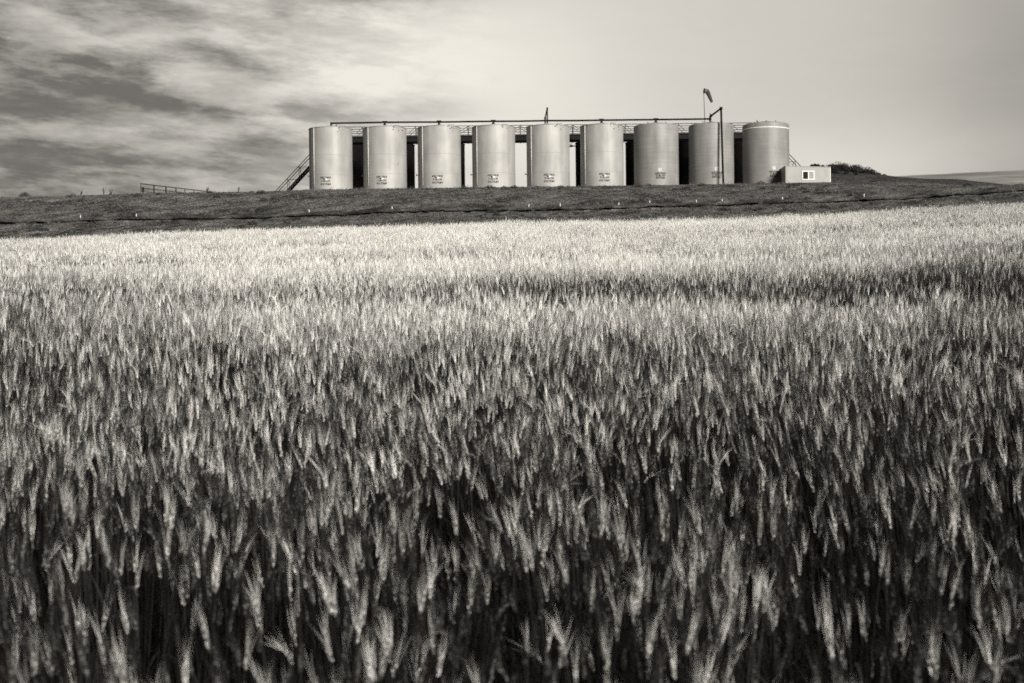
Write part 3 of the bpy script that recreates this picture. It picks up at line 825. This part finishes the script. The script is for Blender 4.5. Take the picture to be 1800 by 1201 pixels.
    if not fib:
        quads = {'placard': [((0, 0), (s, s), (0, 2 * s), (-s, s)), ((0, 0), (-s, -s), (0, -2 * s), (s, -s))]}
        for nm, qs, mm_ in (('placard_dark', [((0, 0), (-s, s * .7), (-2 * s, 0), (-s, -s * .7))], m_ink), ('placard_white', [((0, 0), (s, s * .7), (2 * s, 0), (s, -s * .7))], m_white),
                            ('placard_grey', [((0, 0), (s, s * .7), (0, 1.4 * s), (-s, s * .7)), ((0, 0), (-s, -s * .7), (0, -1.4 * s), (s, -s * .7))], m_mid)):
            pb = MB()
            for q in qs:
                if nm == 'placard_grey' : zo = 0
                V0, F0 = wrap([Vector((a, b, 0)) for a, b in q], [(0, 1, 2, 3)], Rk, ang - .01, z, 1, .010); MB().add(V0, F0).build('placard', mm_, t_)
    else:
        pb = MB(); V0, F0 = wrap([Vector(q) for q in ((-.13, -.13, 0), (.13, -.13, 0), (.13, .13, 0), (-.13, .13, 0))], [(0, 1, 2, 3)], Rk, ang - .02, z, 1, .010); pb.add(V0, F0)
        pp_ = pb.build('placard', m_mid2, t_)
        pb = MB()
        for cx, cz, r_ in ((.04, .05, .025), (-.03, -.03, .02)):
            V0, F0 = wrap([Vector((cx + r_ * math.cos(q), cz + r_ * math.sin(q), 0)) for q in np.linspace(0, 6.28, 9)[:-1]], [tuple(range(8))], Rk, ang - .02, z, 1, .013); MB().add(V0, F0).build('emblem', m_ink, pp_)

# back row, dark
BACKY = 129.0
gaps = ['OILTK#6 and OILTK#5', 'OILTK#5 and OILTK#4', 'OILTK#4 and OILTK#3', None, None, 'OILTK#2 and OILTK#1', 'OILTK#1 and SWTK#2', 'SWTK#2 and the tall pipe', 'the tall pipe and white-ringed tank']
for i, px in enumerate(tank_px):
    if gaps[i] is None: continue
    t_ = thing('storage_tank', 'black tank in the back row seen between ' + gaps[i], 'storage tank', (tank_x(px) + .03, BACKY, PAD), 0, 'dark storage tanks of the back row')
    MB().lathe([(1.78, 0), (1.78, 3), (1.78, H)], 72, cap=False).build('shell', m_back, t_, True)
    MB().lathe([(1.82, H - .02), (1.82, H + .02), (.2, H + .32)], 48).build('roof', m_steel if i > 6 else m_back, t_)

# ------------------------------------------------------------------ vent header over the tank tops
PZ = ZTOP + .56
hx0, hx1 = at(582, 217, TANKY).x, at(1247, 210, TANKY).x
vp = thing('vent_pipe', 'long black vent pipe running level above the tank roofs', 'pipe', (hx0, TANKY, PZ))
def rel(o): return MB(o.location)
rng2 = np.random.default_rng(3)
b_ = rel(vp); xsn = np.linspace(hx0, hx1, 15); zz = [PZ + rng2.uniform(-.02, .02) for _ in xsn]
for a in range(14): b_.tube((xsn[a], TANKY, zz[a]), (xsn[a + 1], TANKY, zz[a + 1]), .075, 8)
b_.build('header_pipe', m_black, vp, True)
b_ = rel(vp); b_.tube((hx0, TANKY, PZ + .06), (hx0, TANKY, ZTOP + .02), .075, 8).tube((hx0, TANKY, ZTOP + .18), (hx0, TANKY, ZTOP + .26), .15, 8); b_.build('elbow', m_black, vp)
for px in tank_px[1:7]:
    x = tank_x(px)
    if abs(px - 963.5) < 2: continue
    b_ = rel(vp); b_.tube((x, TANKY, PZ), (x, TANKY, ZTOP + .1), .085, 8).tube((x, TANKY, PZ - .24), (x, TANKY, PZ - .16), .13, 8).tube((x - .2, TANKY, PZ + .04), (x + .2, TANKY, PZ + .04), .085, 8).build('tee', m_black, vp)

# twin stack
p0 = at(958.6, 218, TANKY); p1 = at(958.3, 206.5, TANKY); p2 = at(961.8, 191, TANKY); p3 = at(962.2, 218, TANKY); p2b = at(962, 190, TANKY)
vs = thing('vent_stack', 'twin black vent stack above the tank lettered OILTK#2', 'vent stack', (p3.x, TANKY + .25, ZTOP + .15))
o_ = Vector((0, .25, 0))
b_ = rel(vs); b_.tube(Vector((p0.x, p0.y, ZTOP + .15)) + o_, p1 + o_, .06, 8).tube(p1 + o_ - Vector((0, 0, .12)), p1 + o_ + Vector((0, 0, .06)), .085, 8); b_.build('short_pipe', m_black, vs)
b_ = rel(vs); b_.tube(p1 + o_, p2 + o_, .05, 8); b_.build('slanted_pipe', m_black, vs)
b_ = rel(vs); b_.tube(Vector((p3.x, p3.y, ZTOP + .15)) + o_, p2b + o_, .058, 8).tube(p2b + o_ - Vector((0, 0, .05)), p2b + o_ + Vector((0, 0, .07)), .085, 8).tube(p2b + o_ - Vector((0, 0, .18)), p2b + o_ - Vector((0, 0, .12)), .085, 8); b_.build('tall_pipe', m_black, vs)

# tall pipe in front of the eighth tank
q0 = at(1248.2, 214, TANKY); q1 = at(1248, 205.3, TANKY); q2 = at(1267.4, 190.8, 116.95); q3 = at(1271.8, 321.5, 116.5)
fp = thing('down_pipe', 'tall black pipe bent over the tank roof and dropping to the ground', 'pipe', (q3.x, q3.y, PAD))
b_ = rel(fp); b_.tube((q0.x, TANKY, ZTOP + .1), q1, .07, 8).tube(q1 - Vector((0, 0, .25)), q1 - Vector((0, 0, .17)), .12, 8).tube((q0.x, TANKY, PZ - .1), (q0.x, TANKY, PZ + .1), .115, 8); b_.build('riser', m_black, fp)
b_ = rel(fp); b_.tube(q1, q2, .075, 8); d_ = (q2 - q1).normalized(); b_.tube(q1 + d_ * .15, q1 + d_ * .3, .12, 8).tube(q1 + d_ * .25, q1 + d_ * .25 + Vector((-.12, 0, .22)), .035, 6); b_.build('slanted_arm', m_black, fp)
b_ = rel(fp); b_.tube(q2 + Vector((0, 0, .06)), (q3.x, q3.y, PAD - .05), .088, 10); b_.tube(q2 - Vector((0, 0, .08)), q2 + Vector((0, 0, .11)), .13, 10); b_.build('drop_pipe', m_black, fp, True)
b_ = rel(fp); b_.tube((q3.x, q3.y, PAD - .05), (q3.x, q3.y, PAD + .62), .14, 10).tube((q3.x, q3.y, PAD + .50), (q3.x, q3.y, PAD + .58), .2, 10); b_.tube((q3.x - .45, q3.y + .1, PAD + .42), (q3.x + .05, q3.y, PAD + .52), .06, 8); b_.build('base_flange', m_black, fp)

# windsock
w0 = at(1239.2, 216, 120.6); w1 = at(1236.9, 161, 120.6)
ws = thing('windsock', 'grey windsock hanging limp from a thin pole above the tanks', 'windsock', (w0.x, 120.6, ZTOP))
b_ = rel(ws); b_.tube((w0.x, 120.6, ZTOP), w1 + Vector((0, 0, .1)), .033, 6, .024); b_.build('pole', m_rail, ws)
def hoop(b, c, ax, r, t, n=16):
    ax = ax.normalized(); u = ax.cross(Vector((0, 1, 0))).normalized(); w = ax.cross(u)
    P = [c + (u * math.cos(2 * math.pi * k / n) + w * math.sin(2 * math.pi * k / n)) * r for k in range(n)]
    for k in range(n): b.tube(P[k], P[(k + 1) % n], t, 5)
a0 = at(1237.2, 160.0, 120.6); a1 = at(1242.6, 160.3, 120.6); a2 = at(1244.3, 163.2, 120.6); a3 = at(1251.6, 180, 120.6)
b_ = rel(ws); hoop(b_, a0, Vector((1, 0, -.12)), .20, .03); hoop(b_, a0 + Vector((.04, 0, 0)), Vector((1, 0, -.12)), .20, .03); b_.build('hoop', m_black, ws)
m_sock = noisemat('sock_cloth', 0.025, 0.05, 6, 0.9)
m_sock2 = noisemat('sock_collar', 0.08, 0.13, 6, 0.9)
def sleeve(b, path, n=18):
    V = []; 
    for k, (c, ax, r, sq) in enumerate(path):
        ax = ax.normalized(); u = ax.cross(Vector((0, 1, 0))).normalized(); w = ax.cross(u)
        for q in range(n):
            t = 2 * math.pi * q / n; rr = r * (1 + .05 * math.sin(q * 2.3 + k))
            V.append(c + (u * math.cos(t) + w * math.sin(t) * sq) * rr)
    F = [(k * n + q, k * n + (q + 1) % n, (k + 1) * n + (q + 1) % n, (k + 1) * n + q) for k in range(len(path) - 1) for q in range(n)]
    b.add(V, F)
dn = (a3 - a2)
b_ = rel(ws); sleeve(b_, [(a0, Vector((1, 0, -.1)), .20, 1), (a0.lerp(a1, .5), Vector((1, 0, -.25)), .20, .95), (a1, Vector((1, 0, -.8)), .20, .9)]); b_.build('collar', m_sock2, ws, True)
b_ = rel(ws); sleeve(b_, [(a1, Vector((1, 0, -.8)), .197, .9), (a2, Vector((.6, 0, -1)), .185, .85), (a2 + dn * .3, dn, .165, .8), (a2 + dn * .65, dn, .14, .85), (a3, dn, .105, .8)]); b_.build('sleeve', m_sock, ws, True)

# ------------------------------------------------------------------ catwalk behind the front row
CWN, CWF = 122.6, 123.9
def zof(py, Y, px=914.5): return at(px, py, Y).z
cx0, cx1 = at(597, 230, CWN).x, at(1346, 230, CWN).x
DK = zof(236.4, CWN)
cw = thing('catwalk', 'railed steel catwalk running behind the front row of tanks', 'catwalk', (cx0, CWN, DK))
b_ = rel(cw); b_.box(cx0, cx1, CWN + .06, CWF - .06, DK - .05, DK); b_.build('deck', m_rail, cw)
for Y in (CWN, CWF):
    b_ = rel(cw); b_.box(cx0, cx1, Y - .05, Y + .05, DK - .50, DK - .17).box(cx0, cx1, Y - .10, Y + .10, DK - .55, DK - .50).box(cx0, cx1, Y - .08, Y + .08, DK - .17, DK - .13); b_.build('beam', m_black, cw)
    for nm, zt, r_ in (('top_rail', zof(220.4, CWN), .032), ('mid_rail', zof(228.4, CWN), .028), ('low_rail', zof(231.9, CWN), .025)):
        b_ = rel(cw); b_.tube((cx0, Y, zt), (cx1, Y, zt), r_, 6); b_.build('handrail', m_rail, cw)
posts = [638.5 - 92.0 / 2] if 0 else [638.5, 731.3, 823, 914.5, 1007, 1098.5, 1191, 1284]
TR = zof(220.4, CWN); MR = zof(229.5, CWN)
for k, px in enumerate(posts):
    x = at(px, 230, 123).x
    for Y in (CWN, CWF):
        b_ = rel(cw); b_.tube((x, Y, DK - .6), (x, Y, TR), .030, 6); b_.build('post', m_rail, cw)
    for sgn in ((-1,) if k < 2 else ((-1, 1) if k < 5 else (1,))):
        b_ = rel(cw)
        for Y in (CWN, CWF): b_.tube((x, Y, TR - .03), (x + sgn * .62, Y, TR - (.62 if k in (0, 1, 5, 6, 7) else .45)), .024, 6)
        b_.build('brace', m_rail, cw)

# short transfer pipes between the fifth and sixth tank
for py, lab in ((248.3, 'upper black transfer pipe between OILTK#2 and OILTK#1'), (258.3, 'lower black transfer pipe with a valve between OILTK#2 and OILTK#1')):
    z = at(1010, py, 121.4).z; xa, xb = tank_x(963.5) + 1.0, tank_x(1058) - 1.0
    tp = thing('transfer_pipe', lab, 'pipe', (xa, 121.2, z))
    b_ = rel(tp); b_.tube((xa, 120.9, z), (xb, 120.9, z), .045, 8); b_.build('pipe', m_black, tp, True)
    xv = at(1003.5, py, 120.9).x
    b_ = rel(tp); b_.tube((xv - .12, 120.9, z), (xv + .12, 120.9, z), .09, 8).tube((xv + .1, 120.9, z), (xv + .15, 120.9, z), .11, 8).tube((xv, 120.9, z), (xv, 120.9, z + .18), .02, 6).tube((xv, 120.9, z + .17), (xv, 120.9, z + .20), .09, 8); b_.build('valve', m_black, tp)

# ------------------------------------------------------------------ stairs
def stair(label, pa, pb, sgn):
    """pa, pb: two image points of the near handrail; sgn +1 rises to the right"""
    Yn, Yf = 122.7, 123.7
    A = at(*pa, Yn); B = at(*pb, Yn); sl = (B.z - A.z) / (B.x - A.x)
    RH = 1.02
    xt = A.x + (DK + RH - A.z) / sl; xb = A.x + (PAD + RH - A.z) / sl
    st = thing('stair', label, 'stair', (xb, Yn, PAD))
    def zr(x): return A.z + (x - A.x) * sl
    for Y in (Yn, Yf):
        b_ = rel(st); b_.bar((xb, Y, zr(xb) - RH), (xt, Y, zr(xt) - RH), .05, .17); b_.build('stringer', m_rail, st)
        b_ = rel(st); b_.tube((xb, Y, zr(xb)), (xt, Y, zr(xt)), .035, 6); b_.build('handrail', m_black, st)
        b_ = rel(st); b_.tube((xb, Y, zr(xb) - .32), (xt, Y, zr(xt) - .32), .016, 6); b_.build('mid_rail', m_rail, st)
        for k in range(6):
            x = xb + (xt - xb) * (k + .35) / 5.6
            b_ = rel(st); b_.tube((x, Y, zr(x) - RH), (x, Y, zr(x)), .024, 6); b_.build('post', m_rail, st)
    nst = 26
    for k in range(nst):
        x = xb + (xt - xb) * (k + .5) / nst; z = zr(x) - RH
        b_ = rel(st); b_.box(x - .10, x + .10, Yn + .03, Yf - .03, z - .015, z + .02); b_.build('tread', m_rail, st)
    for k in (1, 2, 3, 4):
        x = xb + (xt - xb) * (k + .35) / 5.6
        b_ = rel(st); b_.bar((x, Yn, zr(x) - .10), (x + sgn * 1.0, Yn, zr(x) - .10 + .02), .03, .04); b_.build('tie_bar', m_black, st)
    return st
stair('long steel stair climbing to the catwalk beside the leftmost tank', (487, 333.5), (542.5, 273.5), 1)
stair('steel stair rising behind the shed beside the white-ringed tank', (1408, 293), (1387, 271.2), -1)

# ------------------------------------------------------------------ pipe fence on the left
fn = thing('pipe_fence', 'dark three-rail pipe fence sinking behind the crest on the left', 'fence', at(247.5, 340, 115.5))
fx = [247.5, 270.6, 291.6, 309.2, 325, 341, 355.5, 370]
tops = [322.7 + (337.2 - 322.7) * (x - 247.5) / (370 - 247.5) for x in fx]
fY = [115.5 + 1.3 * k for k in range(8)]
FT = [at(a, b, c) for a, b, c in zip(fx, tops, fY)]
for k, p in enumerate(FT):
    b_ = rel(fn); b_.tube((p.x, p.y, PAD - .05), (p.x, p.y, p.z + (.06 if k == 0 else .0)), (.028, .05, .055, .045, .035, .035, .03, .03)[k], 6); b_.build('post', m_black, fn)
b_ = rel(fn); x_ = at(251, 330, 115.5); b_.tube((x_.x, 115.6, PAD - .05), (x_.x, 115.6, at(251, 329, 115.5).z), .085, 8); b_.build('post', m_black, fn)
for dz, r_ in ((0.0, .038), (-.34, .030), (-.62, .026)):
    b_ = rel(fn)
    for k in range(7): b_.tube(FT[k] + Vector((0, 0, dz - .02)), FT[k + 1] + Vector((0, 0, dz - .02)), r_, 6)
    b_.build('rail', m_black, fn)

# ------------------------------------------------------------------ shed
SY = 115.2
sx0, sx1 = at(1380.8, 305, SY).x, at(1459.5, 305, SY).x
zl, zr_ = at(1381, 292.2, SY).z, at(1459, 294.4, SY).z
m_shed = noisemat('shed_panel', 0.25, 0.31, 2.0, 0.6, stretch=(1, 1, .6), spec=0.3, scale2=1.2, lo2=.94, hi2=1.05)
m_trim = mat('shed_trim', 0.13, 0.6)
m_glassd = mat('dark_window_glass', 0.012, 0.12, 0.5)
m_blind = noisemat('window_blind', 0.20, 0.26, 1.5, 0.5, stretch=(1, 1, 30))
sh = thing('shed', 'low flat-roofed grey shed with a white-framed window beside the last tank', 'shed', (sx0, SY, PAD))
b_ = rel(sh); D2 = 2.1
b_.add([(sx0, SY, PAD - .1), (sx1, SY, PAD - .1), (sx1, SY + D2, PAD - .1), (sx0, SY + D2, PAD - .1), (sx0, SY, zl), (sx1, SY, zr_), (sx1, SY + D2, zr_), (sx0, SY + D2, zl)],
       [(0, 3, 2, 1), (0, 1, 5, 4), (1, 2, 6, 5), (2, 3, 7, 6), (3, 0, 4, 7), (4, 5, 6, 7)])
b_.build('wall', m_shed, sh)
b_ = rel(sh); b_.add([(sx0 - .03, SY - .03, zl + .003), (sx1 + .02, SY - .03, zr_ + .003), (sx1 + .02, SY + D2, zr_ + .003), (sx0 - .03, SY + D2, zl + .003), (sx0 - .03, SY - .03, zl + .04), (sx1 + .02, SY - .03, zr_ + .04), (sx1 + .02, SY + D2, zr_ + .04), (sx0 - .03, SY + D2, zl + .04)],
       [(0, 3, 2, 1), (0, 1, 5, 4), (1, 2, 6, 5), (2, 3, 7, 6), (3, 0, 4, 7), (4, 5, 6, 7)]); b_.build('roof', m_shed, sh)
b_ = rel(sh); b_.box(sx0 - .025, sx0 + .035, SY - .028, SY + .05, PAD - .1, zl); b_.build('corner_trim', m_trim, sh)
b_ = rel(sh); b_.box(sx1 - .03, sx1 + .02, SY - .02, SY + .05, PAD - .1, zr_); b_.build('corner_trim', m_band, sh)
wx0, wx1 = at(1409.8, 308, SY).x, at(1431.2, 308, SY).x; wz1, wz0 = at(1420, 300.6, SY).z, at(1420, 316.4, SY).z
wd = rel(sh); t = .065; xm = (wx0 + wx1) / 2 + .02
wd.box(wx0, wx1, SY - .05, SY - .003, wz1 - t, wz1).box(wx0, wx1, SY - .05, SY - .003, wz0, wz0 + t).box(wx0, wx0 + t, SY - .05, SY - .003, wz0 + t, wz1 - t).box(wx1 - t, wx1, SY - .05, SY - .003, wz0 + t, wz1 - t).box(xm - .035, xm + .035, SY - .055, SY - .003, wz0 + t, wz1 - t)
wf = wd.build('window', m_white, sh)
b_ = rel(sh); b_.box(wx0 + t, xm - .035, SY - .012, SY - .004, wz0 + t, wz1 - t); b_.build('pane', m_glassd, wf)
b_ = rel(sh); b_.box(xm + .035, wx1 - t, SY - .018, SY - .004, wz0 + t, wz1 - t); b_.build('pane', m_blind, wf)
# parent-space fix for panes: window frame sits at the shed's origin, so offsets stay identical

# ------------------------------------------------------------------ shrubs on the rise
m_bush = noisemat('shrub_leaf', 0.010, 0.055, 1.5, 0.7, p0=.4, p1=.7)
bush = [(1432, 291, 1.0), (1447, 293, .8), (1465, 294.5, 1.5), (1473, 294, 1.7), (1482, 294.5, 1.8), (1490, 296, 1.6), (1498, 298, 1.3), (1507, 299.5, 1.2), (1515, 300.5, 1.4), (1523, 304, 1.0), (1534, 306.5, 1.1), (1543, 310, .7), (1553, 311.5, .7), (1470, 304, 1.0), (1486, 307, .8), (1504, 309, .8), (1575, 315.5, .5), (1598, 317.5, .5)]
blab = {0: 'small shrub top showing over the shed roof, left of centre', 1: 'small shrub showing over the right end of the shed roof', 10: 'pointed dark shrub near the foot of the shrub line'}
for k, (px, py, s) in enumerate(bush):
    low = k in (13, 14, 15)
    Y = 127.5 if low else 132.5 + (k % 3) * .8
    s *= (1.12 if k > 1 else .7); py -= (1.0 if k > 1 else 0)
    top = at(px, py, Y); gz = float(rise_z(np.array([top.x]), np.array([Y]))[0])
    top.z += .10; hh = min(max(top.z - gz, .45), 1.5) if not low else .6
    hh *= 1.0; base = Vector((top.x, Y, top.z - hh))
    if base.z > gz: base.z = gz - .05; hh = top.z - base.z
    o = thing('shrub', blab.get(k, 'low dark shrub on the grassy slope' if low else 'dark leafy shrub in the line along the rise behind the shed'), 'shrub', base, 0, 'shrubs on the rise behind the shed')
    rs = np.random.default_rng(900 + k)
    V = []; F = []
    nb = 7
    for q in range(nb):
        c = np.array([rs.uniform(-.45, .45) * s, rs.uniform(-.3, .3) * s, hh * rs.uniform(.35, .85)])
        if q == 0: c[2] = hh * .9; c[0] = 0
        rr = rs.uniform(.16, .32) * s
        for _ in range(330):
            d = rs.normal(0, 1, 3); d /= np.linalg.norm(d); p = c + d * rr * rs.uniform(.3, 1.1) ** .7 * np.array([1, 1, .8])
            if p[2] < 0: continue
            u = rs.normal(0, 1, 3); u /= np.linalg.norm(u); w = np.cross(u, rs.normal(0, 1, 3)); w /= np.linalg.norm(w)
            l = rs.uniform(.03, .07); kk = len(V); V += [tuple(p - u * l), tuple(p + w * l * .5), tuple(p + u * l), tuple(p - w * l * .5)]; F.append((kk, kk + 1, kk + 2, kk + 3))
    link('foliage', mesh_from('foliage', V, F, m_bush), o)
    b_ = MB()
    for q in range(3): b_.tube((0, 0, -.1), (rs.uniform(-.3, .3) * s, rs.uniform(-.2, .2), hh * .7), .03, 6, .012)
    b_.build('stem', m_stemd, o)
